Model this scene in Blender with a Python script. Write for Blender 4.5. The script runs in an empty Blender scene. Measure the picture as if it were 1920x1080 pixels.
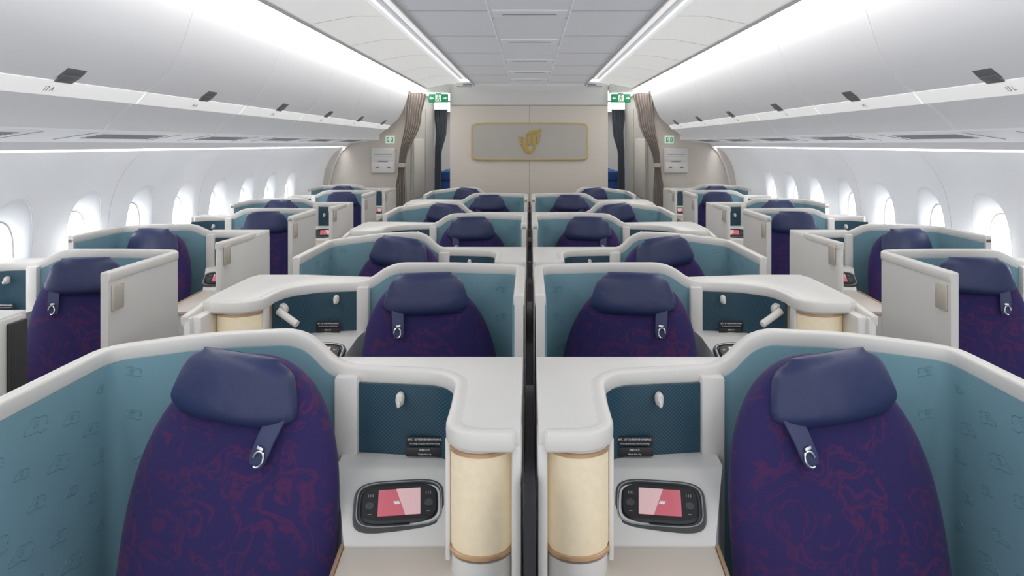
import bpy, bmesh, math, random
from mathutils import Vector, Matrix
random.seed(4)
SC=bpy.context.scene
COL=SC.collection
H=1.68; F=1450.0
try:
    SC.view_settings.view_transform='Standard'
    SC.view_settings.look='None'
except Exception as e: print(e)

# ---------------------------------------------------------------- materials
def newmat(name):
    m=bpy.data.materials.new(name); m.use_nodes=True
    nt=m.node_tree; b=nt.nodes['Principled BSDF']
    return m,nt,b
def N(nt,t,**kw):
    n=nt.nodes.new(t)
    for k,v in kw.items():
        if k in n.inputs: n.inputs[k].default_value=v
        else: setattr(n,k,v)
    return n
def plain(name,col,rough=.4,metal=0,emit=0,ecol=None,var=.05,vscale=6,bump=0,bscale=300,spec=.5,bdist=.002):
    m,nt,b=newmat(name)
    tc=N(nt,'ShaderNodeTexCoord')
    no=N(nt,'ShaderNodeTexNoise'); no.inputs['Scale'].default_value=vscale
    nt.links.new(tc.outputs['Object'],no.inputs['Vector'])
    mx=N(nt,'ShaderNodeMix'); mx.data_type='RGBA'
    mx.inputs[6].default_value=[x*(1-var) for x in col]+[1]
    mx.inputs[7].default_value=[min(1,x*(1+var)) for x in col]+[1]
    nt.links.new(no.outputs['Fac'],mx.inputs[0])
    nt.links.new(mx.outputs[2],b.inputs['Base Color'])
    b.inputs['Roughness'].default_value=rough
    b.inputs['Metallic'].default_value=metal
    b.inputs['Specular IOR Level'].default_value=spec
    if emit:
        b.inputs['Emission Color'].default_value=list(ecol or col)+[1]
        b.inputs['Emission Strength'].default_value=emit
    if bump:
        n2=N(nt,'ShaderNodeTexNoise'); n2.inputs['Scale'].default_value=bscale
        nt.links.new(tc.outputs['Object'],n2.inputs['Vector'])
        bp=N(nt,'ShaderNodeBump'); bp.inputs['Strength'].default_value=bump; bp.inputs['Distance'].default_value=bdist
        nt.links.new(n2.outputs['Fac'],bp.inputs['Height'])
        nt.links.new(bp.outputs['Normal'],b.inputs['Normal'])
    return m
def fabric():
    m,nt,b=newmat('seat_fabric')
    tc=N(nt,'ShaderNodeTexCoord')
    n1=N(nt,'ShaderNodeTexNoise'); n1.inputs['Scale'].default_value=2.5
    n2=N(nt,'ShaderNodeTexNoise'); n2.inputs['Scale'].default_value=11; n2.inputs['Distortion'].default_value=1.9; n2.inputs['Detail'].default_value=3
    for n in (n1,n2): nt.links.new(tc.outputs['Object'],n.inputs['Vector'])
    mx=N(nt,'ShaderNodeMix'); mx.data_type='RGBA'
    mx.inputs[6].default_value=(.012,.013,.098,1); mx.inputs[7].default_value=(.034,.014,.112,1)
    nt.links.new(n1.outputs['Fac'],mx.inputs[0])
    r=N(nt,'ShaderNodeValToRGB'); e=r.color_ramp.elements
    e[0].position=.52;e[0].color=(0,0,0,1);e[1].position=.565;e[1].color=(1,1,1,1)
    e2=r.color_ramp.elements.new(.58);e2.color=(1,1,1,1)
    e3=r.color_ramp.elements.new(.63);e3.color=(0,0,0,1)
    nt.links.new(n2.outputs['Fac'],r.inputs['Fac'])
    n4=N(nt,'ShaderNodeTexNoise'); n4.inputs['Scale'].default_value=5
    nt.links.new(tc.outputs['Object'],n4.inputs['Vector'])
    mul=N(nt,'ShaderNodeMath',operation='MULTIPLY')
    nt.links.new(r.outputs['Color'],mul.inputs[0]); nt.links.new(n4.outputs['Fac'],mul.inputs[1])
    mu2=N(nt,'ShaderNodeMath',operation='MULTIPLY'); mu2.inputs[1].default_value=.62; nt.links.new(mul.outputs[0],mu2.inputs[0])
    m2=N(nt,'ShaderNodeMix'); m2.data_type='RGBA'
    nt.links.new(mu2.outputs[0],m2.inputs[0]); nt.links.new(mx.outputs[2],m2.inputs[6]); m2.inputs[7].default_value=(.18,.016,.06,1)
    nt.links.new(m2.outputs[2],b.inputs['Base Color'])
    b.inputs['Roughness'].default_value=.85
    b.inputs['Sheen Weight'].default_value=.08
    v=N(nt,'ShaderNodeTexNoise'); v.inputs['Scale'].default_value=500
    nt.links.new(tc.outputs['Object'],v.inputs['Vector'])
    bp=N(nt,'ShaderNodeBump'); bp.inputs['Strength'].default_value=.35; bp.inputs['Distance'].default_value=.002
    nt.links.new(v.outputs['Fac'],bp.inputs['Height']); nt.links.new(bp.outputs['Normal'],b.inputs['Normal'])
    return m
def perforated():
    m,nt,b=newmat('niche_teal')
    tc=N(nt,'ShaderNodeTexCoord')
    mp=N(nt,'ShaderNodeMapping'); mp.inputs['Rotation'].default_value=(0,math.radians(45),0)
    m0=N(nt,'ShaderNodeMapping'); m0.inputs['Scale'].default_value=(1,0,1)
    nt.links.new(tc.outputs['Object'],m0.inputs['Vector']); nt.links.new(m0.outputs['Vector'],mp.inputs['Vector'])
    v=N(nt,'ShaderNodeTexVoronoi'); v.inputs['Scale'].default_value=150; v.inputs['Randomness'].default_value=0
    nt.links.new(mp.outputs['Vector'],v.inputs['Vector'])
    r=N(nt,'ShaderNodeValToRGB'); e=r.color_ramp.elements
    e[0].position=.25;e[0].color=(.038,.105,.15,1);e[1].position=.5;e[1].color=(.013,.048,.078,1)
    nt.links.new(v.outputs['Distance'],r.inputs['Fac']); nt.links.new(r.outputs['Color'],b.inputs['Base Color'])
    b.inputs['Roughness'].default_value=.5
    return m
def seamwall():
    m,nt,b=newmat('sidewall_white_added_glow')
    tc=N(nt,'ShaderNodeTexCoord'); sp=N(nt,'ShaderNodeSeparateXYZ'); nt.links.new(tc.outputs['Object'],sp.inputs[0])
    a=N(nt,'ShaderNodeMath',operation='MULTIPLY_ADD'); a.inputs[1].default_value=1/1.29; a.inputs[2].default_value=.35
    nt.links.new(sp.outputs[1],a.inputs[0])
    f=N(nt,'ShaderNodeMath',operation='FRACT'); nt.links.new(a.outputs[0],f.inputs[0])
    l=N(nt,'ShaderNodeMath',operation='LESS_THAN'); l.inputs[1].default_value=.006; nt.links.new(f.outputs[0],l.inputs[0])
    mx=N(nt,'ShaderNodeMix'); mx.data_type='RGBA'; mx.inputs[6].default_value=(.88,.90,.93,1); mx.inputs[7].default_value=(.55,.56,.60,1)
    nt.links.new(l.outputs[0],mx.inputs[0]); nt.links.new(mx.outputs[2],b.inputs['Base Color'])
    b.inputs['Roughness'].default_value=.55
    b.inputs['Emission Color'].default_value=(.95,.97,1,1); b.inputs['Emission Strength'].default_value=.16  # faint glow added to brighten the sidewalls, which are not lamps
    return m
def grain(name,c1,c2):
    m,nt,b=newmat(name)
    tc=N(nt,'ShaderNodeTexCoord'); mp=N(nt,'ShaderNodeMapping'); mp.inputs['Scale'].default_value=(3,3,60)
    nt.links.new(tc.outputs['Object'],mp.inputs['Vector'])
    n=N(nt,'ShaderNodeTexNoise'); n.inputs['Scale'].default_value=2; n.inputs['Detail'].default_value=4
    nt.links.new(mp.outputs['Vector'],n.inputs['Vector'])
    mx=N(nt,'ShaderNodeMix'); mx.data_type='RGBA'; mx.inputs[6].default_value=list(c1)+[1]; mx.inputs[7].default_value=list(c2)+[1]
    nt.links.new(n.outputs['Fac'],mx.inputs[0]); nt.links.new(mx.outputs[2],b.inputs['Base Color'])
    b.inputs['Roughness'].default_value=.5
    return m
WHITE=plain('white_plastic',(.77,.75,.715),.4,var=.02)
RIM=plain('rim_white',(.78,.755,.71),.36,var=.02)
TEAL=plain('teal_lining',(.21,.375,.44),.6,var=.05,bump=.1,spec=.3)
TEALD=plain('teal_emboss',(.15,.285,.345),.55,var=.05,spec=.3)
NICHE=perforated()
FAB=fabric()
LEATH=plain('navy_leather',(.026,.036,.11),.38,var=.15,vscale=14,bump=.5,bscale=20,bdist=.006)
LEATH2=plain('navy_leather_edge',(.012,.016,.05),.5)
STRAP=plain('strap_leather',(.04,.05,.13),.5)
METAL=plain('chrome_metal',(.8,.8,.8),.2,metal=1)
BRONZE=plain('bronze_ring',(.62,.40,.24),.35,metal=.35)
SHADE=plain('lamp_shade_cream',(.82,.71,.52),.6,emit=.10,ecol=(1,.80,.50),var=.08,vscale=60)
BEIGE=plain('console_beige',(.74,.66,.57),.35,var=.05,vscale=5)
BLACK=plain('black_plastic',(.02,.02,.022),.35)
GREY=plain('grey_frame',(.07,.075,.075),.3)
SILVER=plain('silver_trim',(.5,.5,.5),.3,metal=.7)
SCREEN=plain('screen_red',(.45,.09,.12),.15,emit=.30,ecol=(.70,.20,.24))
SCREEN2=plain('screen_pink',(.6,.4,.4),.15,emit=.35,ecol=(.75,.50,.50))
TXT=plain('text_white',(.75,.75,.75),.5,emit=.15)
DTXT=plain('text_grey',(.25,.25,.26),.5)
BIN=plain('bin_grey_added_glow',(.82,.82,.84),.5,var=.01,spec=.3,emit=.13,ecol=(.98,.985,1))  # faint glow added to brighten the bin doors
BINLOW=plain('bin_low_grey_added_glow',(.80,.81,.83),.5,var=.01,spec=.3,emit=.12,ecol=(.96,.97,1))  # same added glow for bin bases and the panels below them
LIP=plain('bin_lip_white_added_glow',(.85,.84,.82),.35,emit=.42,ecol=(1,1,1),var=.01)  # glow added to make the lip look brighter
LATCH=plain('latch_grey',(.22,.22,.23),.35)
CEIL=plain('ceiling_grey_added_glow',(.78,.80,.85),.55,var=.01,emit=.12,ecol=(.94,.96,1))  # faint glow added to lift the centre ceiling
CEILW=plain('ceiling_white',(.85,.85,.85),.5,var=.01)
COVE=plain('cove_white',(.62,.63,.65),.5,var=.01)
FUNNEL=plain('window_surround_added_glow',(.78,.80,.83),.55,var=.01,emit=.08,ecol=(.95,.97,1))  # faint glow added to the plastic surround, as on the sidewall
GLOW=plain('ceiling_white_added_glow',(.85,.85,.85),.5,emit=.38,ecol=(1,.995,.97),var=.01)  # glow added to aisle panels, stands in for light from the coves
LIGHT=plain('light_strip_white',(1,1,1),.5,emit=4.8,ecol=(1,.985,.96),var=0)
LIGHT2=plain('light_strip_soft',(1,1,1),.5,emit=.55,ecol=(1,.985,.96),var=0)
LIGHT3=plain('galley_light_white',(1,1,1),.5,emit=2.4,ecol=(1,.985,.96),var=0)
WASH=plain('wall_wash_light',(1,1,1),.5,emit=14,ecol=(.95,.97,1),var=0)
PANE=plain('window_daylight',(1,1,1),.3,emit=6.0,ecol=(.93,.96,1),var=0)
SWALL=seamwall()
BULK=grain('bulkhead_beige',(.67,.61,.54),(.75,.69,.62))
BULKW=plain('bulkhead_white',(.78,.77,.75),.5,var=.01)
GALW=plain('galley_wall_grey',(.58,.57,.55),.5,var=.02)
GOLD=plain('gold_metal',(.55,.37,.08),.4,metal=.1)
GOLDF=plain('gold_frame',(.66,.50,.22),.35,metal=.15)
SIGNP=plain('sign_champagne',(.53,.50,.45),.35,metal=0,var=.03)
CURT=plain('curtain_taupe',(.50,.44,.40),.9,var=.12,vscale=30)
CURT2=plain('curtain_slate',(.24,.27,.31),.9,var=.1)
GREEN=plain('exit_green',(.01,.25,.11),.4,emit=.25,ecol=(.01,.35,.15),var=.0)
SIGNW=plain('sign_white',(.8,.9,.8),.4,emit=.25,ecol=(.85,1,.85),var=0)
BLUE=plain('economy_blue',(.03,.10,.34),.7,var=.1)
CARPET=plain('carpet_slate',(.14,.15,.18),.95,var=.3,vscale=80,bump=.5,bscale=400)
DARK=plain('dark_gap',(.02,.02,.025),.7)
SEAM=plain('seam_grey',(.30,.31,.33),.6)
GILL=plain('gill_grey',(.36,.37,.40),.6)
CLIP=plain('plate_tan',(.58,.53,.45),.35,metal=.2)

# ---------------------------------------------------------------- builders
def sgn(a): return -1 if a<0 else 1
def sell(a,b,e,n):
    out=[]
    for i in range(n):
        t=2*math.pi*i/n; c=math.cos(t); s=math.sin(t)
        out.append((a*sgn(c)*abs(c)**(2/e), b*sgn(s)*abs(s)**(2/e)))
    return out
def fillet(pts,r,n=6):
    P=[Vector(p) for p in pts]; out=[P[0]]
    for i in range(1,len(P)-1):
        a,b,c=P[i-1],P[i],P[i+1]
        la=(a-b).length; lc=(c-b).length
        d=min(r,la*.48,lc*.48)
        p0=b+(a-b).normalized()*d; p2=b+(c-b).normalized()*d
        for k in range(n+1):
            t=k/n; out.append(p0*(1-t)**2+b*2*t*(1-t)+p2*t*t)
    out.append(P[-1]); return out
class MB:
    def __init__(s): s.v=[];s.f=[];s.m=[]
    def add(s,v,f,mi=0,M=None):
        o=len(s.v)
        for p in v:
            p=Vector(p)
            if M is not None: p=M@p
            s.v.append(p)
        for q in f: s.f.append([o+i for i in q]); s.m.append(mi)
    def addbm(s,bm,mi=0,M=None):
        bm.verts.index_update()
        s.add([v.co.copy() for v in bm.verts],[[v.index for v in f.verts] for f in bm.faces],mi,M); bm.free()
    def prism(s,poly,z0,z1,bev=0,mi=0,M=None,seg=2):
        bm=bmesh.new()
        b=[bm.verts.new((x,y,z0)) for x,y in poly]; t=[bm.verts.new((x,y,z1)) for x,y in poly]
        bm.faces.new(b[::-1]); bm.faces.new(t); n=len(poly)
        for i in range(n): bm.faces.new((b[i],b[(i+1)%n],t[(i+1)%n],t[i]))
        bmesh.ops.recalc_face_normals(bm,faces=bm.faces)
        if bev: bmesh.ops.bevel(bm,geom=list(bm.edges),offset=bev,segments=seg,affect='EDGES',profile=.5,clamp_overlap=True)
        s.addbm(bm,mi,M)
    def box(s,x0,x1,y0,y1,z0,z1,bev=0,mi=0,M=None,seg=2):
        s.prism([(min(x0,x1),min(y0,y1)),(max(x0,x1),min(y0,y1)),(max(x0,x1),max(y0,y1)),(min(x0,x1),max(y0,y1))],z0,z1,bev,mi,M,seg)
    def xprism(s,prof,x0,x1,mi=0,bev=0): # prof (y,z)
        M=Matrix(((0,0,1,0),(1,0,0,0),(0,1,0,0),(0,0,0,1)))
        s.prism(prof,min(x0,x1),max(x0,x1),bev,mi,M)
    def yprism(s,prof,y0,y1,mi=0,bev=0): # prof (x,z)
        M=Matrix(((1,0,0,0),(0,0,1,0),(0,1,0,0),(0,0,0,1)))
        s.prism(prof,y0,y1,bev,mi,M)
    def loft(s,rings,mi=0,M=None,cap=True,close=True):
        n=len(rings[0]); v=[p for r in rings for p in r]; f=[]
        for i in range(len(rings)-1):
            for j in range(n if close else n-1):
                k=(j+1)%n; f.append((i*n+j,i*n+k,(i+1)*n+k,(i+1)*n+j))
        if cap: f.append(tuple(range(n))[::-1]); f.append(tuple((len(rings)-1)*n+j for j in range(n)))
        s.add(v,f,mi,M)
    def sweep(s,pts,w,h,mi=0,n=16,e=3.5):
        P=[Vector(p) for p in pts]; rings=[]
        for i,p in enumerate(P):
            t=(P[min(i+1,len(P)-1)]-P[max(i-1,0)]).normalized()
            nn=Vector((t.y,-t.x,0))
            if nn.length<1e-5: nn=Vector((1,0,0))
            nn.normalize(); u=nn.cross(t).normalized()
            k=1
            if i==0 or i==len(P)-1: k=.75
            rings.append([p+nn*a*k+u*b*k for a,b in sell(w,h,e,n)])
            if i==0: rings.append([p+t*min(w,h)*.3+nn*a+u*b for a,b in sell(w,h,e,n)])
            if i==len(P)-1: rings.insert(-1,[p-t*min(w,h)*.3+nn*a+u*b for a,b in sell(w,h,e,n)])
        s.loft(rings,mi)
    def tube(s,pts,r,mi=0,n=6,M=None,closed=False):
        P=[Vector(p) for p in pts]; rings=[]; L=len(P); prev=None
        for i,p in enumerate(P):
            if closed: t=(P[(i+1)%L]-P[i-1]).normalized()
            else: t=(P[min(i+1,L-1)]-P[max(i-1,0)]).normalized()
            a=Vector((0,0,1)) if abs(t.z)<.9 else Vector((1,0,0))
            if prev is not None: a=prev
            x=(a-t*a.dot(t)).normalized(); prev=x; y=t.cross(x)
            rings.append([p+x*r*math.cos(2*math.pi*k/n)+y*r*math.sin(2*math.pi*k/n) for k in range(n)])
        if closed: rings.append(rings[0]); s.loft(rings,mi,M,cap=False)
        else: s.loft(rings,mi,M)
    def lathe(s,cx,cy,prof,mi=0,n=32,M=None):
        s.loft([[(cx+r*math.cos(2*math.pi*k/n),cy+r*math.sin(2*math.pi*k/n),z) for k in range(n)] for r,z in prof],mi,M)
    def wall(s,path,z0,o1,o2,zoff=0,mi=0):
        P=[Vector(p) for p in path]; rings=[]
        for i,p in enumerate(P):
            a=P[max(i-1,0)]; b=P[min(i+1,len(P)-1)]
            t=Vector((b.x-a.x,b.y-a.y,0)).normalized(); l=Vector((-t.y,t.x,0))
            A=p+l*o1; B=p+l*o2
            rings.append([(A.x,A.y,z0),(B.x,B.y,z0),(B.x,B.y,p.z+zoff),(A.x,A.y,p.z+zoff)])
        s.loft(rings,mi)
    def mesh(s,name,mats,sx=1,xref=0,smooth=35):
        me=bpy.data.meshes.new(name)
        me.from_pydata([(sx*(p.x-xref),p.y,p.z) for p in s.v],[],s.f)
        for m in mats: me.materials.append(m)
        for p,i in zip(me.polygons,s.m): p.material_index=i
        bm=bmesh.new(); bm.from_mesh(me); bmesh.ops.recalc_face_normals(bm,faces=bm.faces); bm.to_mesh(me); bm.free()
        for p in me.polygons: p.use_smooth=True
        me.set_sharp_from_angle(angle=math.radians(smooth))
        me.update(); return me
def link(name,data,parent=None,loc=(0,0,0),label=None):
    o=bpy.data.objects.new(name,data); COL.objects.link(o); o.location=loc
    if parent: o.parent=parent
    if label: o['label']=label
    return o
def top(o,label,cat,group=None):
    o['label']=label; o['category']=cat
    if group: o['group']=group
    return o
def struct(name,mb,mats,smooth=35):
    o=link(name,mb.mesh(name,mats,smooth=smooth)); o['kind']='structure'; return o
def textmesh(body,size,mat,M,ext=.0003,align='CENTER'):
    cu=bpy.data.curves.new('txt','FONT'); cu.body=body; cu.size=size; cu.extrude=ext; cu.align_x=align; cu.align_y='CENTER'; cu.resolution_u=2
    ob=bpy.data.objects.new('txt',cu); COL.objects.link(ob)
    dg=bpy.context.evaluated_depsgraph_get(); dg.update()
    me=bpy.data.meshes.new_from_object(ob.evaluated_get(dg))
    bpy.data.objects.remove(ob); me.transform(M); me.materials.clear(); me.materials.append(mat)
    return me
def joinmeshes(name,ms):
    bm=bmesh.new(); mats=[]
    for m in ms:
        k=len(bm.faces); bm.from_mesh(m); bm.faces.ensure_lookup_table()
        for mm in m.materials:
            if mm not in mats: mats.append(mm)
        for f in bm.faces[k:]:
            f.material_index=mats.index(m.materials[f.material_index]) if len(m.materials) else 0
    me=bpy.data.meshes.new(name); bm.to_mesh(me); bm.free()
    for m in mats: me.materials.append(m)
    return me

def cloud(mb,o,a,b,sc,mi=1,flip=1):
    o=Vector(o);a=Vector(a);b=Vector(b)
    pts=[]
    for i in range(31):
        t=math.pi*(-.08+1.16*i/30)
        r=sc*(.72+.22*abs(math.sin(2.6*t)))
        pts.append(o+a*flip*r*math.cos(t)*1.35+b*(r*math.sin(t)*.75))
    pts+= [o+a*flip*sc*-.55+b*sc*-.22,o+a*flip*sc*.1+b*sc*-.28,o+a*flip*sc*.5+b*sc*-.5,o+a*flip*sc*1.1+b*sc*-.45]
    mb.tube(pts,.0013,mi,6)
    pts=[]
    for i in range(14):
        t=.6+3.6*math.pi*i/14*.75; r=sc*(.40-.024*i)
        pts.append(o+a*flip*r*math.cos(t)+b*(r*math.sin(t)*.7+sc*.15))
    mb.tube(pts,.0011,mi,6)

# ---------------------------------------------------------------- suites
def arc(cx,cy,r,a0,a1,n,z=None):
    out=[]
    for i in range(n+1):
        a=math.radians(a0+(a1-a0)*i/n)
        p=(cx+r*math.cos(a),cy+r*math.sin(a))
        out.append(p if z is None else (p[0],p[1],z))
    return out
CFG={
 'A':dict(cs=-1,seat=.675,
    rim=[(1.10,-.62,1.128),(1.10,0,1.132),(.82,0,1.168),(.585,0,1.178),(.50,-.015,1.088),(.215,-.05,1.085),(.163,-.13,1.085),(.157,-.30,1.085)],
    rimend=arc(.096,-.405,.061,0,-90,6,1.085)+[(.030,-.467,1.085)],nw=5,
    body=[(.018,.08),(.52,.08),(.50,-.01),(.21,-.045),(.155,-.12),(.150,-.40)]+arc(.096,-.405,.055,-10,-90,5)+[(.018,-.460)],
    niche=[(.44,-.045),(.215,-.078),(.172,-.14),(.168,-.36)],nz=(.87,1.07),jamb=(.435,.495),
    ledge=(.155,.475),table=(.155,.475),lamp=(.100,-.405,.065,.85),frame=(.016,.036),
    hand=.30,hook=(.325,-.078,1.040),plac=(.262,-.086,.935),ptop=1.103),
 'B':dict(cs=1,seat=.395,
    rim=[(.035,-.62,1.17),(.035,0,1.17),(.30,0,1.178),(.555,0,1.178),(.65,-.015,1.105),(.84,-.045,1.105),(.95,-.15,1.105),(.966,-.27,1.105)],
    rimend=arc(1.045,-.335,.080,180,290,7,1.105)+[(1.13,-.40,1.103)],nw=5,
    body=[(.63,.10),(.63,-.01),(.84,-.040),(.945,-.145),(.968,-.33)]+arc(1.045,-.335,.077,190,285,5)+[(1.16,-.40),(1.16,.16),(.95,.16)],
    niche=[(.69,-.045),(.85,-.075),(.935,-.17),(.952,-.27)],nz=(.91,1.09),jamb=(.64,.69),
    ledge=(.655,.955),table=(.655,.955),lamp=(1.045,-.335,.083,.85),frame=None,outer=(1.165,.14,-.52,1.09),
    hand=.80,hook=(.765,-.078,1.065),plac=(.795,-.086,.965),ptop=1.123,read=(.940,-.21,1.035)),
 'C':dict(cs=1,seat=1.905,
    rim=[(1.60,-.62,1.176),(1.60,0,1.176),(1.85,0,1.18),(2.13,0,1.18),(2.22,-.015,1.125),(2.35,-.03,1.125),(2.46,-.12,1.125)],rimend=[],nw=5,
    body=[(2.20,.12),(2.20,-.01),(2.35,-.025),(2.48,-.12),(2.49,.12)],
    niche=[(2.26,-.045),(2.36,-.058),(2.47,-.145)],nz=(.91,1.11),jamb=(2.21,2.26),
    ledge=(2.22,2.49),table=(2.22,2.49),lamp=None,frame=None,
    hand=2.37,hook=(2.34,-.065,1.07),plac=(2.345,-.082,.955),ptop=1.143,plate=(1.582,-.55)),
 'D':dict(cs=-1,seat=2.155,
    rim=[(2.47,-.50,1.165),(2.47,0,1.165),(2.25,0,1.178),(2.02,0,1.178),(1.93,-.015,1.135),(1.72,-.035,1.135),(1.615,-.10,1.14),(1.612,-.66,1.15)],rimend=[],nw=5,
    body=[(1.60,.10),(1.95,.10),(1.93,-.01),(1.72,-.03),(1.63,-.09),(1.60,-.09)],
    niche=[(1.88,-.045),(1.72,-.062),(1.655,-.12)],nz=(.93,1.12),jamb=(1.875,1.925),
    ledge=(1.645,1.90),table=(1.645,1.90),lamp=None,frame=None,aisle=(1.597,1.627,-.66),
    hand=1.76,hook=(1.82,-.064,1.05),plac=None,ptop=1.153,plate=(1.592,-.58)),
}
def seatM(c,z=0):
    return Matrix.Translation((c['seat'],-.10,0))@Matrix.Rotation(-c['cs']*math.radians(11),4,'Z')
def build_pod(kind,s):
    c=dict(CFG[kind])
    if kind=='A' and s>0: c['seat']=.695
    xr=c['seat']; P=[]
    def part(name,mb,mats,parent=None,label=None,smooth=35):
        P.append((name,mb.mesh(name,mats,s,xr,smooth),parent,label))
    rim=fillet(c['rim'],.07,6)+[Vector(p) for p in c['rimend']]
    lim=c['rim'][c['nw']-1]
    k=min(range(len(rim)),key=lambda i:(rim[i]-Vector(lim)).length)
    shell=rim[:k+1]
    i0=-c['cs']
    m=MB(); m.wall(shell,.02,-.0145,.0145,0); part('shell_panel',m,[WHITE])
    m=MB(); m.sweep(rim,.018,.021,e=4.5)
    if c.get('outer'):
        u,v0,v1,z=c['outer']; m.sweep(fillet([(u-.10,v0+.02,z+.012),(u,v0,z+.012),(u,-.28,z+.012),(u+.005,v1,z-.012)],.05),.014,.020)
    part('shell_rim',m,[RIM],label='smooth off-white rounded top rail')
    L=[shell[0]+(shell[1]-shell[0])*.03]+shell[1:]
    m=MB(); m.wall(L,.30,i0*.015,i0*.022,-.018)
    w=c['rim'][0][0]
    inx=w-i0*.0220
    for q in range(20):
        vv=-.07-.13*(q%4)-.05*((q//4)%2); zz=1.06-.085*(q//4)-.03*(q%2)
        cloud(m,(inx,vv,zz),(0,1,0),(0,0,1),.020+.007*((q*7)%3),flip=1)
    a=c['rim'][1][0]; b2=c['rim'][3][0]
    for q in range(8):
        t=(.14,.88,.14,.9,.2,.82,.1,.93)[q]; zz=(1.09,1.10,.98,1.0,.86,.88,.76,.78)[q]
        cloud(m,(a+(b2-a)*t,-.0220,zz),(1,0,0),(0,0,1),.022,flip=-i0)
    part('lining_panel',m,[TEAL,TEALD],label='teal inner lining embossed with cloud motifs')
    # console body
    l0,l1=c['ledge']; edge=l1 if c['cs']<0 else l0
    def taper(m,start):
        for p in m.v[start:]:
            if abs(p.x-edge)<.02 and p.y<-.1:
                p.x+=c['cs']*min(.10,.33*(-p.y-.12))
    m=MB()
    if c['lamp']:
        if c['cs']<0: poly=[q for q in c['body'] if q[1]>-.32]+[(.150,-.335),(.018,-.335)]
        else: poly=[(.63,.10),(.63,-.01),(.84,-.040),(.945,-.145),(.965,-.245),(1.16,-.245),(1.16,.16),(.95,.16)]
        m.prism(poly,.02,c['ptop']-.04)
        m.prism(c['body'],c['ptop']-.045,c['ptop'],.004)
    else:
        m.prism(c['body'],.02,c['ptop']-.04)
        m.prism(c['body'],c['ptop']-.04,c['ptop'],.004)
    j0,j1=c['jamb']; m.box(j0,j1,-.065,-.02,.6,c['nz'][1]+.02,.008)
    zb=c['nz'][0]+.025; dz=c['nz'][0]-.87
    st=len(m.v)
    m.xprism([(-.03,.02),(-.03,zb),(-.135,zb),(-.150,zb-.003),(-.325,.800+dz),(-.325,.02)],l0,l1)
    m.box(l0,l1,-.86,-.325,.02,.780+dz,.01)
    taper(m,st)
    if c.get('outer'):
        u,v0,v1,z=c['outer']; m.box(u-.016,u+.012,v1,v0,.02,z,.01)
        m.box(u-.045,u,v1+.02,-.36,.02,z-.0,.015)
    if c.get('aisle'):
        a0,a1,v1=c['aisle']; m.box(a0,a1,v1,.08,.02,1.15,.01,seg=3)
    if c.get('frame'):
        f0,f1=c['frame']; m.box(f0,f1,-.472,-.33,.02,1.075,.006)
    if c['lamp']:
        lx,ly,lr,lz=c['lamp']; pt=c['ptop']
        m.lathe(lx,ly,[(lr*.97,.02),(lr*.97,lz-.014)])
        m.lathe(lx,ly,[(lr*.99,pt-.055),(lr*.99,pt-.03)])
        ex=lx+lr+.004 if c['cs']<0 else lx-lr-.004
        m.box(ex-.005,ex+.005,ly-.02,ly+.03,lz-.03,pt-.03,.003)
    part('console_body',m,[WHITE],smooth=30)
    ci=len(P)-1
    m=MB(); m.box(l0-.002,l1+.002,-.865,-.326,.781+dz,.797+dz,.004); taper(m,0)
    part('console_table',m,[BEIGE],ci,'beige table surface of the console')
    m=MB(); e=l1+.004 if c['cs']<0 else l0-.004
    m.box(e-.004,e+.004,-.868,-.32,.770+dz,.801+dz,.002); taper(m,0); part('edge_trim',m,[BRONZE],ci,'thin bronze edge strip')
    m=MB(); path=fillet([(x,y,c['nz'][1]) for x,y in c['niche']],.05,5)
    m.wall(path,c['nz'][0]-.01,-.004,.004); part('niche_panel',m,[NICHE],None,'dark teal panel with fine dotted texture')
    ni=len(P)-1
    hx,hy,hz=c['hook']
    m=MB(); R=Matrix.Translation((hx,hy,hz))
    m.loft([[(x,yy,z) for x,z in sell(a,b,2.4,16)] for yy,a,b in ((.008,.010,.016),(-.004,.011,.017),(-.012,.010,.016),(-.018,.006,.012))],0,R)
    m.loft([[(x,yy,z-.006) for x,z in sell(a,b,2.2,12)] for yy,a,b in ((-.017,.005,.008),(-.028,.005,.008),(-.03,.003,.005))],0,R)
    part('coat_hook',m,[RIM],ni,'small white oval coat hook')
    if c['plac']:
        px,py,pz=c['plac']; m=MB()
        m.box(px-.047,px+.047,py-.003,py+.002,pz-.009,pz+.013,.001); m.box(px-.047,px+.047,py-.003,py+.002,pz-.036,pz-.013,.001)
        me=m.mesh('placard',[BLACK],s,xr)
        base=Matrix.Translation((s*(px-xr),py-.0045,0))@Matrix.Rotation(math.pi/2,4,'X')
        tx=[textmesh('滑行、起飞及降落时请勿存放物品',.0056,TXT,Matrix.Translation((0,0,pz+.007))@base,.0002),
            textmesh('No storage during taxi, take-off and landing',.0042,TXT,Matrix.Translation((0,0,pz-.003))@base,.0002),
            textmesh('限重1公斤',.0058,TXT,Matrix.Translation((0,0,pz-.019))@base,.0002),
            textmesh('Weight limit 1 kg',.0046,TXT,Matrix.Translation((0,0,pz-.029))@base,.0002)]
        P.append(('placard',joinmeshes('placard',[me]+tx),ni,'black notice strip with white two-line lettering'))
    # remote, recessed in sloped face
    M=Matrix.Translation((c['hand'],-.238,zb-.046))@Matrix.Rotation(c['cs']*math.radians(8),4,'Z')@Matrix.Rotation(math.radians(29),4,'X')
    m=MB()
    def rr(a,b,z,e=4.2): return [(x,y,z) for x,y in sell(a,b,e,40)]
    m.loft([rr(.104,.065,-.04),rr(.105,.066,-.002),rr(.102,.063,.004),rr(.094,.055,.004),rr(.092,.053,.000)],0,M)
    m.loft([rr(.0975,.0585,.0035),rr(.0975,.0585,.0052),rr(.0955,.0565,.0052),rr(.0955,.0565,.0035)],3,M,cap=False)
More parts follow.
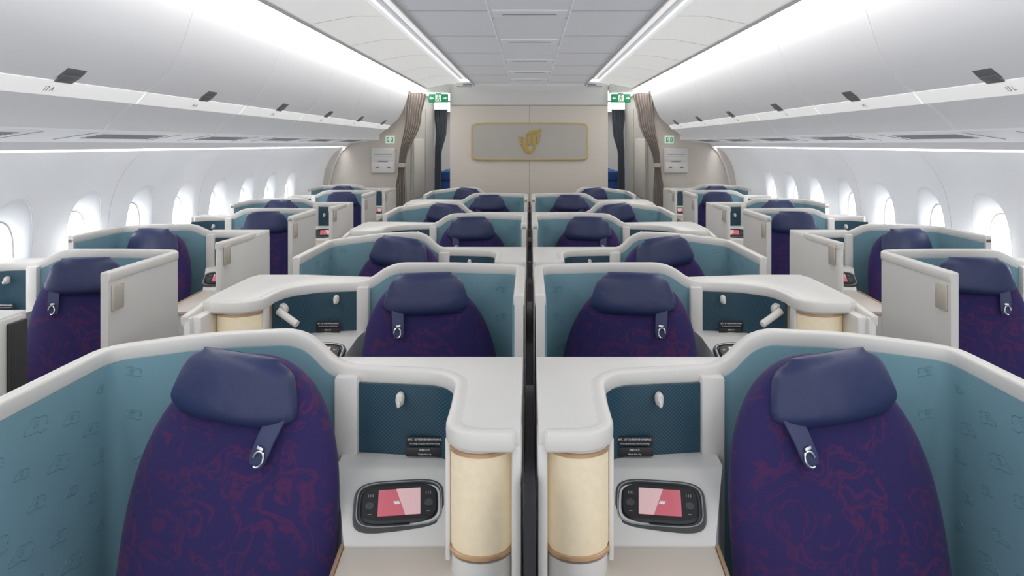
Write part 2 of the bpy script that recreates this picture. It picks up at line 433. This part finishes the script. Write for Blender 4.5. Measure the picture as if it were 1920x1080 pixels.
    m.loft([rr(.088,.049,-.006),rr(.088,.049,.004),rr(.084,.045,.008),rr(.07,.034,.0085)],1,M)
    for sx in (-1,1):
        m.loft([[(sx*.067+.010*math.cos(t*.785),-.005+.010*math.sin(t*.785),z) for t in range(8)] for z in (.007,.0092)],0,M)
        for kk in range(3): m.box(sx*.066-.006+kk*.005,sx*.066-.0045+kk*.005,.018,.024,.007,.0094,0,3,M)
        m.box(sx*.066-.004,sx*.066+.004,-.028,-.0265,.007,.0096,0,3,M)
    part('remote_control',m,[GREY,BLACK,WHITE,SILVER],None,'black handheld remote in a dark oval recess')
    ri=len(P)-1
    m=MB(); m.box(-.048,.048,-.034,.034,.0085,.0102,.001,0,M); m.add([(-.048,-.034,.0105),(-.014,-.034,.0105),(.008,.034,.0105),(-.048,.034,.0105)],[(0,1,2,3)],1,M)
    m.add([(-.003,-.006,.0107),(.010,-.006,.0107),(.014,.002,.0107),(.001,.002,.0107)],[(0,1,2,3)],2,M)
    part('screen',m,[SCREEN,SCREEN2,TXT],ri,'glowing red and pink screen')
    if c['lamp']:
        m=MB(); z1=c['ptop']-.046
        m.lathe(lx,ly,[(lr*.96,lz),(lr,lz+.01),(lr,z1-.01),(lr*.96,z1)],n=40); part('lamp_shade',m,[SHADE],None,'cream glowing cylindrical lamp shade')
        li=len(P)-1
        for zz in (lz-.008,z1-.008):
            m=MB(); m.lathe(lx,ly,[(lr,zz),(lr+.003,zz+.002),(lr+.003,zz+.008),(lr,zz+.010)],n=40); part('lamp_ring',m,[BRONZE],li,'bronze ring')
    if c.get('read'):
        rx,ry,rz=c['read']; m=MB()
        R=Matrix.Translation((rx,ry-.01,rz+.018))@Matrix.Rotation(math.pi/2,4,'X')
        m.lathe(0,0,[(.024,-.02),(.024,.006),(.018,.012),(.001,.013)],0,20,R)
        a=Vector((rx-.002,ry-.045,rz+.022)); b=Vector((rx-.080,ry-.07,rz-.022))
        m.tube([a,a*.95+b*.05,b*.95+a*.05,b],.0135,0,14)
        m.tube([(rx,ry,rz+.018),(rx-.004,ry-.04,rz+.018)],.008,0,10)
        part('reading_light',m,[RIM],None,'white swivel reading light')
    if c.get('plate'):
        px,py=c['plate']; m=MB(); m.box(px-.006,px+.004,py-.05,py+.03,1.045,1.145,.008); part('door_plate',m,[CLIP],0,'tan metal latch plate')
    # seat back
    SM=seatM(c)
    def vb(z): return -.02-(1.17-z)*.20
    m=MB(); rings=[]; nz=30; wb={'A':.268,'B':.262,'C':.25,'D':.25}[kind]
    zs=[.42+ (1.172-.42)*math.sin(math.pi/2*i/nz) for i in range(nz+1)]
    for z in zs:
        t=max(0,(z-.68)/.493); w=wb*math.sqrt(max(0,1-min(1,t)**2.9)); w=max(w,.012)
        th=.062*min(1,(w/.16))**.6; th=max(th,.006)
        sk=c['cs']*.035*min(1,t)**2
        rings.append([(x+sk,vb(z)+y-.03-.01*math.cos(x/wb*1.5),z) for x,y in sell(w,th,2.6,36)])
    m.loft(rings,0,SM)
    part('seat_back',m,[FAB],None,'high rounded seat back in indigo fabric with faint red swirls')
    bi=len(P)-1
    m=MB(); m.box(-.24,.24,-.72,-.10,.30,.46,.05,0,SM,seg=4); part('seat_cushion',m,[FAB],None,'indigo fabric seat cushion')
    # headrest pillow
    roll=6 if kind=='A' else 0
    HM=SM@Matrix.Translation((.018*c['cs'],-.134,1.118))@Matrix.Rotation(c['cs']*math.radians(roll),4,'Y')@Matrix.Rotation(math.radians(-10),4,'X')
    m=MB(); rings=[]
    n=28; hh=.074
    for i in range(n+1):
        t=-1+2*i/n; t=math.sin(t*math.pi/2)
        g=(t+1)/2
        w=(.176*(1-g)+.126*g)*max(.0,(1-abs(t)**5))**.42; th=.038*max(0,(1-abs(t)**5))**.5
        w=max(w,.096 if t>0 else .134); th=max(th,.004)
        rings.append([(x,y+.016*(x/.15)**2,hh*t-.006*(1-(x/.16)**2)*(1 if t<0 else -1)) for x,y in sell(w,th,2.8,44)])
    m.loft(rings,0,HM)
    pts=[]
    for x,z in sell(1,1,4.2,56):
        g=(z+1)/2; X=x*(.154*(1-g)+.110*g); Z=z*.060
        pts.append((X,-.0325+.018*abs(x)**4+.016*(X/.15)**2+.006*abs(z)**5,Z))
    m.tube(pts,.0022,1,6,HM,closed=True)
    part('headrest',m,[LEATH,LEATH2],bi,'wide plump navy leather headrest cushion')
    m=MB()
    sx0=.118 if c['cs']<0 else .108
    TM=HM@Matrix.Translation((c['cs']*sx0,-.005,-.060))@Matrix.Rotation(c['cs']*math.radians(14 if kind in 'AD' else 2),4,'Y')
    m.loft([[(x+dx,y+dy,z) for x,y in sell(w,.004,4,12)] for z,w,dx,dy in ((.02,.022,0,0),(-.03,.022,0,-.012),(-.080,.021,0,-.012),(-.096,.016,0,-.01))],0,TM)
    part('headrest_strap',m,[STRAP],bi,'navy leather hanging strap')
    m=MB(); m.tube([(.012*math.cos(a)+.004*c['cs'],-.02,-.078+.018*math.sin(a)) for a in [i*.5 for i in range(11)]],.003,0,8,TM)
    m.box(-.008,.008,-.024,-.018,-.058,-.050,.001,0,TM)
    part('strap_clip',m,[METAL],bi,'polished metal clip')
    return xr,P
PODS={}
def place(kind,s,Y,label,group):
    if (kind,s) not in PODS: PODS[(kind,s)]=build_pod(kind,s)
    xr,P=PODS[(kind,s)]
    e=link('suite_seat',None,None,(s*xr,Y,0)); e.empty_display_size=.2
    top(e,label,'airplane seat',group)
    objs=[]
    for name,me,par,lab in P:
        objs.append(link(name,me,e if par is None else objs[par],label=lab))
    return e
for r in range(7):
    Y=2.02+1.12*r
    for s in (-1,1):
        k='A' if r%2==0 else 'B'
        if k=='A': lab='indigo business seat in teal-lined white shell, console beside centre divider'
        else: lab='indigo business seat beside centre divider, console and cream lamp at aisle'
        if r==6: lab='indigo business seat in white shell, last row before the bulkhead'
        place(k,s,Y,lab,'business class seats in centre pairs')
for r in range(6):
    Y=3.53+1.13*r
    for s in (-1,1):
        k='C' if r%2==0 else 'D'
        lab='indigo business seat beside aisle with white wing panel, console by window' if k=='C' else 'indigo business seat beside the window, white console box at aisle'
        place(k,s,Y,lab,'business class seats along windows')
e0=place('D',-1,2.36,'indigo business seat beside the window, white console box at aisle','business class seats along windows')
m=MB(); m.box(.556,.570,.0,.085,.3,1.13,.004)
link('edge_gasket',m.mesh('edge_gasket',[BLACK]),e0,label='dark vertical edge strip')

for r in range(7):
    Y=2.02+1.12*r
    m=MB(); m.box(-.011,.011,-.60,.10,.02,1.02,.003)  # dark filler added so no light leaks through the gap
    o=link('gap_filler',m.mesh('gap_filler',[DARK]),None,(0,Y,0)); top(o,'added dark filler panel that keeps the gap between paired seat shells dark','gap filler','gap fillers between paired seats')

# ---------------------------------------------------------------- cabin shell
m=MB(); m.box(-2.62,2.62,-1,17,-.05,0); struct('floor',m,[CARPET])
m=MB(); m.box(-.225,.225,-1,9.62,2.428,2.45,0,0)
for s in (-1,1):
    m.box(s*.229,s*.68,-1,9.62,2.42,2.45,.004,0)
    m.box(s*.68,s*.695,-1,9.62,2.405,2.49,.003,5)
    m.box(s*.695,s*.87,-1,9.62,2.49,2.50,0,5)
    m.yprism([(s*.85,2.45),(s*.85,2.425),(s*1.02,2.425),(s*1.27,2.378),(s*1.27,2.403)],-1,9.62,3)
    m.yprism([(s*1.27,2.39),(s*1.272,2.372),(s*1.297,2.364),(s*1.297,2.39)],-1,9.62,1)
    m.yprism([(s*1.29,2.385),(s*1.48,2.335),(s*1.60,2.335),(s*1.6,2.5),(s*1.29,2.5)],-1,9.62,1)
    for k in range(10):
        y=.3+1.0*k
        m.box(s*.235,s*.675,y-.003,y+.003,2.4188,2.421,0,4)
        m.yprism([(s*.86,2.4242),(s*1.02,2.4242),(s*1.268,2.3775),(s*1.268,2.383),(s*1.02,2.43),(s*.86,2.43)],y+.2,y+.205,4)
m.box(-.232,.232,-1,9.62,2.44,2.455,0,2)
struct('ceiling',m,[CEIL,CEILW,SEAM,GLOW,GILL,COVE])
n=0
for s in (-1,1):
    for k in range(9):
        y0=-.6+1.2*k; y1=min(y0+1.185,9.60)
        m=MB(); m.yprism([(s*1.303,2.379),(s*1.462,2.337),(s*1.460,2.329),(s*1.301,2.371)],y0,y1,0)
        o=link('light_strip',m.mesh('light_strip',[LIGHT])); top(o,'long bright white light strip in ceiling above overhead bins','ceiling light','ceiling light strips above bins')
    m=MB(); m.box(s*.785,s*.815,-1,9.6,2.478,2.486,0,0)
    o=link('cove_light',m.mesh('cove_light',[LIGHT2])); top(o,'soft white cove light running along aisle ceiling panel','ceiling light','cove lights')
    m=MB(); m.box(s*.70,s*.885,9.30,9.44,2.375,2.42,.008); m.box(s*.70,s*.80,9.295,9.30,2.385,2.40,0,1)
    n+=1; struct('trim_%d'%n,m,[CEILW,SEAM])
for y in (3.3,4.45,5.65,6.95,8.05,9.0):
    m=MB(); m.box(-.21,.21,-.14,.12,2.421,2.429,.003,0); m.loft([[(x,yy-.02,z) for x,yy in sell(.155,.016,6,24)] for z in (2.4205,2.418)],1); m.box(-.223,.223,.14,.146,2.4255,2.429,0,1)
    m.box(-.15,.15,-.028,-.022,2.416,2.419,.001,2)
    n+=1; o=struct('trim_%d'%n,m,[CEIL,SEAM,CEILW]); o.location.y=y

# sidewalls
WP=[(2.33,1.64),(2.42,1.575),(2.50,1.46),(2.548,1.33),(2.572,1.15),(2.58,.9),(2.585,0)]
WC=1.14
ys={-1:[3.18+.64*k for k in range(9)],1:[3.65+.655*k for k in range(8)]}
def smoothprof(P):
    out=[]
    for i in range(len(P)-1):
        for k in range(4):
            p0=P[max(i-1,0)];p1=P[i];p2=P[i+1];p3=P[min(i+2,len(P)-1)]; t=k/4
            cr=lambda a,b,c,d:.5*((2*b)+(-a+c)*t+(2*a-5*b+4*c-d)*t*t+(-a+3*b-3*c+d)*t**3)
            out.append((cr(p0[0],p1[0],p2[0],p3[0]),cr(p0[1],p1[1],p2[1],p3[1])))
    out.append(P[-1]); return out
WS=smoothprof(WP)
def wx(z):
    for (x0,z0),(x1,z1) in zip(WS,WS[1:]):
        if z1<=z<=z0: return x0+(x1-x0)*(z0-z)/(z0-z1)
    return WS[-1][0]
wn=0
for s in (-1,1):
    m=MB(); prof=[(s*x,z) for x,z in WS]+[(s*(x+.03),z) for x,z in WS[::-1]]
    m.yprism(prof,-1,9.62)
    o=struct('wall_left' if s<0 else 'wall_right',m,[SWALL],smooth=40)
    cb=MB()
    for y in ys[s]:
        cb.loft([[(s*x,y+a,WC+b) for a,b in sell(.172,.262,2.4,44)] for x in (2.35,2.8)])
    co=link('cutter',cb.mesh('cutter',[SWALL]))
    md=o.modifiers.new('b','BOOLEAN'); md.object=co; md.operation='DIFFERENCE'; md.solver='EXACT'
    dg=bpy.context.evaluated_depsgraph_get(); dg.update()
    me=bpy.data.meshes.new_from_object(o.evaluated_get(dg)); o.modifiers.clear(); o.data=me
    bpy.data.objects.remove(co)
    for p in me.polygons: p.use_smooth=True
    me.set_sharp_from_angle(angle=math.radians(35))
    for y in ys[s]:
        m=MB(); R=[]
        def ring(a0,b0,dx,proj,dzc=0):
            out=[]
            for a,b in sell(a0,b0,2.45,44):
                xw=wx(WC+b); out.append((s*((xw*proj+2.575*(1-proj))+dx),y+a,WC+b+dzc))
            return out
        R=[ring(.178,.268,-.001,1),ring(.171,.261,0.001,1),ring(.162,.245,.008,1),ring(.152,.222,.020,.7,-.004),ring(.141,.196,.034,.4,-.008),ring(.132,.176,.050,0,-.012),ring(.128,.168,.060,0,-.012),ring(.126,.166,.075,0,-.012)]
        m.loft(R,0,cap=False)
        m.add(ring(.129,.169,.068,0,-.012),[tuple(range(44))],1)
        m.loft([ring(.128,.168,.060,0,-.012),ring(.120,.159,.060,0,-.012),ring(.118,.157,.070,0,-.012)],2,cap=False)
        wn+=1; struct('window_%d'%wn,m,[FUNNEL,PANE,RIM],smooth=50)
    m=MB()
    m.yprism([(s*1.87,1.735),(s*2.10,1.700),(s*2.24,1.688),(s*2.275,1.652),(s*2.284,1.652),(s*2.290,1.75),(s*1.87,1.78)],-1,9.62,0)
    for k in range(6):
        y0=2.32+1.2*k
        for j in range(5):
            u=1.94+.024*j; z=1.735-(u-1.87)*.152
            m.yprism([(s*u,z-.003),(s*(u+.010),z-.0045),(s*(u+.010),z+.004),(s*u,z+.004)],y0,y0+.62,1)
        m.yprism([(s*1.90,1.7285),(s*2.09,1.6995),(s*2.09,1.706),(s*1.90,1.734)],y0+1.07,y0+1.078,1)
        m.yprism([(s*1.90,1.7285),(s*2.09,1.6995),(s*2.09,1.706),(s*1.90,1.734)],y0+.70,y0+.704,1)
    m.box(s*2.29,s*2.36,-1,9.62,1.752,1.77,0,2)
    m.box(s*2.345,s*2.365,-1,9.62,1.63,1.76,0,2)
    n+=1; struct('trim_%d'%n,m,[BINLOW,GILL,CEILW])
    m=MB(); m.box(s*2.295,s*2.335,-.8,9.5,1.742,1.750,0)
    o=link('wall_wash_light',m.mesh('wall_wash_light',[WASH])); top(o,'slim bluish-white light strip above the cabin windows','light','window wall lights')

# ---------------------------------------------------------------- bins
BP=[(1.468,2.325),(1.475,2.28),(1.492,2.22),(1.515,2.15),(1.548,2.07),(1.59,2.0),(1.64,1.945),(1.69,1.908)]
BPs=smoothprof(BP)
LW=smoothprof([(1.742,1.862),(1.79,1.825),(1.835,1.785),(1.868,1.742)])
def thick(prof,d):
    out=[]
    for i,(x,z) in enumerate(prof):
        a=prof[max(i-1,0)];b=prof[min(i+1,len(prof)-1)]
        tx,tz=b[0]-a[0],b[1]-a[1]; L=math.hypot(tx,tz); out.append((x-tz/L*d,z+tx/L*d))
    return out
rows=['13','14','15','16','17','18']
for s in (-1,1):
    for k in range(6):
        y0=2.2+1.2*k; L=1.2
        e=link('overhead_bin',None,None,(s*1.7,y0+L/2,1.7)); top(e,'pale grey curved overhead bin with dark latch and white lip','overhead bin','overhead bins above window seats')
        def bp(name,m,mats,par=e,label=None,smooth=35):
            return link(name,m.mesh(name,mats,smooth=smooth),par,(0,0,0),label)
        def off(prof): return [(s*x-s*1.7,z-1.7) for x,z in prof]
        g=.0075
        m=MB(); pr=thick(BPs,.03)
        if pr[3][0]<BPs[3][0]: pr=thick(BPs,-.03)
        m.yprism(off(BPs)+off(pr[::-1]),-L/2+g,L/2-g,0)
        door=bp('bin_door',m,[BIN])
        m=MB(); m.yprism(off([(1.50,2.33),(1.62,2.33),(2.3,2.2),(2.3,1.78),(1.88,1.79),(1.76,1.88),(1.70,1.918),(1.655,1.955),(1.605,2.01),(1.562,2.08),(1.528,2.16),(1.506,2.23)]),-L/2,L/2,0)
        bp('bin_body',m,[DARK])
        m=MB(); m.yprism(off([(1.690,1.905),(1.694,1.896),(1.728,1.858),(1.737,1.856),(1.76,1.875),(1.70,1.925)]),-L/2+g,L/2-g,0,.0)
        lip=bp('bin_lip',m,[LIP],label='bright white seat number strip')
        m=MB(); pr=thick(LW,.02)
        if pr[2][0]<LW[2][0]: pr=thick(LW,-.02)
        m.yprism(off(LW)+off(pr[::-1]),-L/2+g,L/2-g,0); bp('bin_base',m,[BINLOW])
        m=MB()
        m.yprism(off([(1.632,1.953),(1.648,1.936),(1.672,1.914),(1.678,1.920),(1.655,1.945),(1.637,1.962)]),-.062,.062,0,.002)
        m.yprism(off([(1.655,1.922),(1.688,1.900),(1.692,1.905),(1.66,1.93)]),-.052,.052,0,.002)
        bp('bin_latch',m,[LATCH],door,'dark grey latch')
        d=Vector((s*(1.728-1.694),0,1.858-1.896)).normalized()
        up=-d; xx=Vector((0,1,0)) if s<0 else Vector((0,-1,0)); nn=xx.cross(up)
        cpt=Vector((s*1.711-s*1.7,-.05,1.877-1.7))+nn*.001
        R=Matrix(((xx.x,up.x,nn.x,cpt.x),(xx.y,up.y,nn.y,cpt.y),(xx.z,up.z,nn.z,cpt.z),(0,0,0,1)))
        t=textmesh(rows[k]+(' A' if s<0 else ' L'),.030,DTXT,R,.0003)
        link('seat_number',t,lip,label='grey seat row number')

# ---------------------------------------------------------------- rear bulkheads
YB=9.62
m=MB(); m.box(-.99,.975,YB,YB+.06,0,2.16,.004,0); m.box(-.99,.975,YB-.005,YB+.06,2.165,2.335,.004,1); m.box(-.99,.975,YB+.02,YB+.06,2.335,2.45,0,1)
m.box(-.003,.003,YB-.003,YB+.01,0,2.16,0,2); m.box(-.99,.975,YB+.01,YB+.05,2.155,2.17,0,2)
m.box(-.99,.975,YB+.06,12.6,0,2.45,0,1)
struct('wall_back',m,[BULK,BULKW,GILL])
for s in (-1,1):
    m=MB(); m.box(s*1.55,s*2.60,YB,YB+.06,0,2.40,0,0); m.box(s*1.55,s*1.60,YB+.06,12.6,0,2.45,0,4)
    m.box(s*.99,s*1.62,YB-.02,YB+.05,2.315,2.46,.004,1)
    for yy in (10.1,11.5): m.box(s*1.53,s*1.55,yy,yy+.05,0,2.2,.005,2)
    m.box(s*1.535,s*1.55,10.3,11.3,.95,1.75,.01,3); m.box(s*1.535,s*1.55,10.3,11.3,.2,.92,.01,3)
    pts=[(2.60,.2),(2.50,.9),(2.47,1.2),(2.42,1.4),(2.33,1.58),(2.2,1.70)]
    m.yprism([(s*x,z) for x,z in pts]+[(s*(x+.022),z) for x,z in pts[::-1]],YB-.03,YB,3)
    struct('wall_back_left' if s<0 else 'wall_back_right',m,[BULK,BULKW,CLIP,RIM,GALW])
m=MB(); m.box(-2.6,2.6,17,17.05,0,2.5,0,0); struct('wall_rear',m,[GALW])
for s in (-1,1):
    m=MB(); m.box(s*2.58,s*2.62,YB+.06,17,0,2.5); struct('wall_economy_left' if s<0 else 'wall_economy_right',m,[GALW])
m=MB(); m.box(-2.6,2.6,YB+.05,17,2.38,2.42); struct('ceiling_rear',m,[CEILW])
for s in (-1,1):
    m=MB(); m.box(s*1.05,s*1.45,9.9,12.3,2.365,2.379,.003); o=link('galley_light',m.mesh('galley_light',[LIGHT3])); top(o,'white ceiling light panel over the galley aisle','ceiling light')
    m=MB(); m.box(s*1.05,s*2.3,13,16.5,2.365,2.379,.003); o=link('cabin_light',m.mesh('cabin_light',[LIGHT3])); top(o,'white ceiling light panel over rear cabin','ceiling light')

# emblem sign
e=link('emblem_sign',None,None,(0,YB-.02,1.71)); top(e,'champagne wall plaque with gold frame and phoenix emblem on bulkhead','sign')
m=MB(); m.loft([[(x,y,z) for x,z in sell(a,b,14,64)] for y,a,b in ((.015,.728,.235),(-.008,.728,.235),(-.012,.722,.229),(-.012,.712,.219),(-.004,.708,.215))],0)
link('sign_frame',m.mesh('sign_frame',[GOLDF]),e,label='thin gold frame')
m=MB(); m.loft([[(x,y,z) for x,z in sell(a,b,14,64)] for y,a,b in ((.012,.71,.217),(-.006,.71,.217),(-.0065,.70,.21))],0)
link('sign_plate',m.mesh('sign_plate',[SIGNP]),e,label='champagne metallic plate')
m=MB(); q=.0070
def px(l): return [((x-993)*q,(266-y)*q) for x,y in l]
shapes=[
 [(981,259),(986.3,258),(986.5,268),(988,275),(991,279.5),(995,281),(998,279.5),(999.5,276),(1001,280),(999,285),(994,288),(987,286.8),(983,282.5),(981,275)],
 [(972,255.5),(976,257),(980,257.5),(980,261),(977,260.5),(974,259)],
 [(973.5,262.5),(977,263.3),(980,263.7),(980,267),(977,266.5),(975,265)],
 [(976,269),(979.8,270),(980,273.5),(977.6,272.5)],
 [(986,256.5),(988,251),(992,248),(998,246),(1004,246.3),(1009,245.3),(1014,242),(1012.5,247.5),(1008,251.3),(1002,252.6),(996,252.8),(992,254),(989.5,256.8)],
 [(997.5,254.8),(1004,254.2),(1004,274),(1002.3,278.5),(1000.3,274.5),(998.3,270)],
 [(1005.2,256),(1009,255),(1013,252),(1011.8,257.5),(1008.5,260.8),(1005.2,261.6)],
 [(1005.2,264.6),(1008,263.8),(1011,261.8),(1010,266.5),(1007.5,268.6),(1005.2,269.2)],
 [(989.5,259.5),(994.5,257),(995,264),(994,271),(991.5,274.5),(989.6,268)],
]
for sh in shapes:
    m.yprism(px(sh),-.022,-.004,0,.0008)
link('emblem',m.mesh('emblem',[GOLD]),e,label='gold stylised phoenix emblem')

def arrow(m,cx,cz,d,mi,y,sc=1):
    pts=[(cx+d*p[0]*sc,cz+p[1]*sc) for p in [(0,0),(.02,.02),(.02,.006),(.05,.006),(.05,-.006),(.02,-.006),(.02,-.02)]]
    m.yprism(pts,y-.003,y,mi)
for s in (-1,1):
    e=link('exit_sign',None,None,(s*1.125,YB-.10,2.245)); top(e,'green emergency exit sign with running figure and two arrows','exit sign','green exit signs above aisles')
    m=MB(); m.box(-.12,.12,0,.03,-.052,.052,.006,0); m.box(-.03,.03,.005,.08,.045,.075,0,1); link('sign_box',m.mesh('sign_box',[GREEN,BULKW]),e)
    m=MB(); arrow(m,-.108,0,1,0,0); arrow(m,.108,0,-1,0,0)
    m.box(-.036,.036,-.003,0,-.042,.042,0,0)
    m.yprism([(-.006,.034),(.006,.034),(.006,.022),(-.006,.022)],-.006,-.003,1)
    m.tube([(-.002,-.004,.018),(.0,-.004,0),(-.012,-.004,-.016),(-.022,-.004,-.03)],.004,1)
    m.tube([(.0,-.004,0),(.012,-.004,-.014),(.010,-.004,-.034)],.004,1)
    m.tube([(-.018,-.004,.0),(-.002,-.004,.016),(.018,-.004,.006)],.003,1)
    link('pictogram',m.mesh('pictogram',[SIGNW,GREEN]),e,label='white arrows and running figure')
    e=link('exit_marker',None,None,(s*1.735,YB-.012,1.735)); top(e,'small white square sign with green exit pictogram on wall','exit sign','small exit markers')
    m=MB(); m.box(-.056,.056,-.003,.012,-.046,.046,.003,0); link('sign_plate',m.mesh('sign_plate',[SIGNW]),e)
    m=MB()
    for sx in (-1,1):
        m.box(sx*.010,sx*.040,-.006,-.003,-.028,.028,0,0)
    m.tube([(-.02,-.008,.018),(-.024,-.008,-.016)],.006,1); m.tube([(.02,-.008,.018),(.026,-.008,-.016)],.006,1)
    link('pictogram',m.mesh('pictogram',[GREEN,SIGNW]),e)
    e=link('wall_panel_box',None,None,(s*1.815,YB-.035,1.475)); top(e,'white fold-down wall unit with dark latches beside curtain','wall unit','wall units on rear partitions')
    m=MB(); m.box(-.15,.15,0,.034,-.16,.155,.012,0,seg=3); m.box(-.135,.135,-.010,0,-.15,-.02,.006,0); m.box(-.135,.135,-.006,0,.0,.145,.005,0); link('unit_body',m.mesh('unit_body',[BULKW]),e)
    m=MB(); m.box(-.09,-.05,-.018,-.008,-.09,-.075,.003); m.box(.05,.09,-.018,-.008,-.09,-.075,.003); m.box(-.06,.06,-.014,-.006,-.015,-.008,.001)
    m.box(-.115,.115,-.0075,-.006,.075,.079,0); m.box(-.115,.115,-.0075,-.006,.045,.048,0)
    link('latch',m.mesh('latch',[LATCH]),e,label='dark latches and seams')

def curtain(name,keys,Y,mat,label,amp=.022,waves=7):
    m=MB(); nz=40;nx=84
    def ip(z):
        for (z0,c0,h0),(z1,c1,h1) in zip(keys,keys[1:]):
            if z1<=z<=z0:
                t=(z0-z)/(z0-z1); t=t*t*(3-2*t); return c0+(c1-c0)*t,h0+(h1-h0)*t
        return keys[-1][1:]
    zt=keys[0][0]; zb=keys[-1][0]
    rings=[]
    for i in range(nz+1):
        z=zt+(zb-zt)*i/nz; c,h=ip(z)
        fr=[];bk=[]
        for j in range(nx+1):
            t=-1+2*j/nx; y=amp*math.sin(waves*math.pi*t+.4*math.sin(z*3))
            fr.append((c+h*t,y,z)); bk.append((c+h*t,y+.004,z))
        rings.append(fr+bk[::-1])
    m.loft(rings)
    return link(name,m.mesh(name,[mat],smooth=60),None,(0,Y,0))
for s in (-1,1):
    o=curtain('curtain',[(2.30,s*1.40,.125),(2.0,s*1.435,.10),(1.46,s*1.565,.045),(1.38,s*1.575,.042),(1.1,s*1.585,.07),(.25,s*1.585,.085)],YB-.10,CURT,'')
    top(o,'taupe pleated curtain tied back beside the aisle opening','curtain','aisle curtains')
    m=MB(); m.loft([[(s*1.57+x,y,z) for x,y in sell(.055,.035,2.5,24)] for z in (1.445,1.42,1.395)],0); t=link('tie_band',m.mesh('tie_band',[CURT]),o,label='fabric tie band')
    m=MB(); m.tube([(s*1.60,YB-.10,2.312),(s*1.0,YB-.10,2.312)],.008); r=link('curtain_rail',m.mesh('curtain_rail',[METAL])); top(r,'thin metal curtain rail above the aisle opening','curtain rail','curtain rails')
    o=curtain('curtain',[(2.25,s*1.47,.12),(1.9,s*1.46,.09),(1.5,s*1.51,.055),(.3,s*1.51,.05)],12.75,CURT2,'')
    top(o,'slate grey pleated curtain at the rear cabin entrance','curtain','rear curtains')
    for Y in (13.3,14.2,15.1):
        for u in (1.42,1.93):
            e=link('economy_seat',None,None,(s*u,Y,0)); top(e,'bright blue economy seat seen beyond the curtain','airplane seat','blue economy seats')
            m=MB(); m.loft([[(x,y-(1.2-z)*.15,z) for x,y in sell(w,.05,3,20)] for z,w in ((.45,.22),(.6,.23),(1.0,.22),(1.12,.2),(1.2,.15))]); link('seat_back',m.mesh('seat_back',[BLUE]),e)
            m=MB(); m.box(-.22,.22,-.5,-.05,.32,.45,.04); m.box(-.18,.18,-.4,-.1,.0,.32,.02); link('seat_cushion',m.mesh('seat_cushion',[BLUE]),e)
            m=MB(); m.box(-.13,.13,-.10,-.04,1.05,1.22,.03,seg=3); link('headrest',m.mesh('headrest',[BLUE]),e)

# ---------------------------------------------------------------- world, camera
w=bpy.data.worlds.new('w'); SC.world=w; w.use_nodes=True
bg=w.node_tree.nodes['Background']; bg.inputs[0].default_value=(.92,.95,1,1); bg.inputs[1].default_value=1.2
cam=bpy.data.cameras.new('cam'); co=link('camera',cam); SC.camera=co
co.location=(0,0,H); co.rotation_euler=(math.pi/2,0,0)
cam.sensor_width=36; cam.lens=36*F/1920; cam.shift_x=-33/1920; cam.shift_y=-270/1920; cam.clip_start=.05
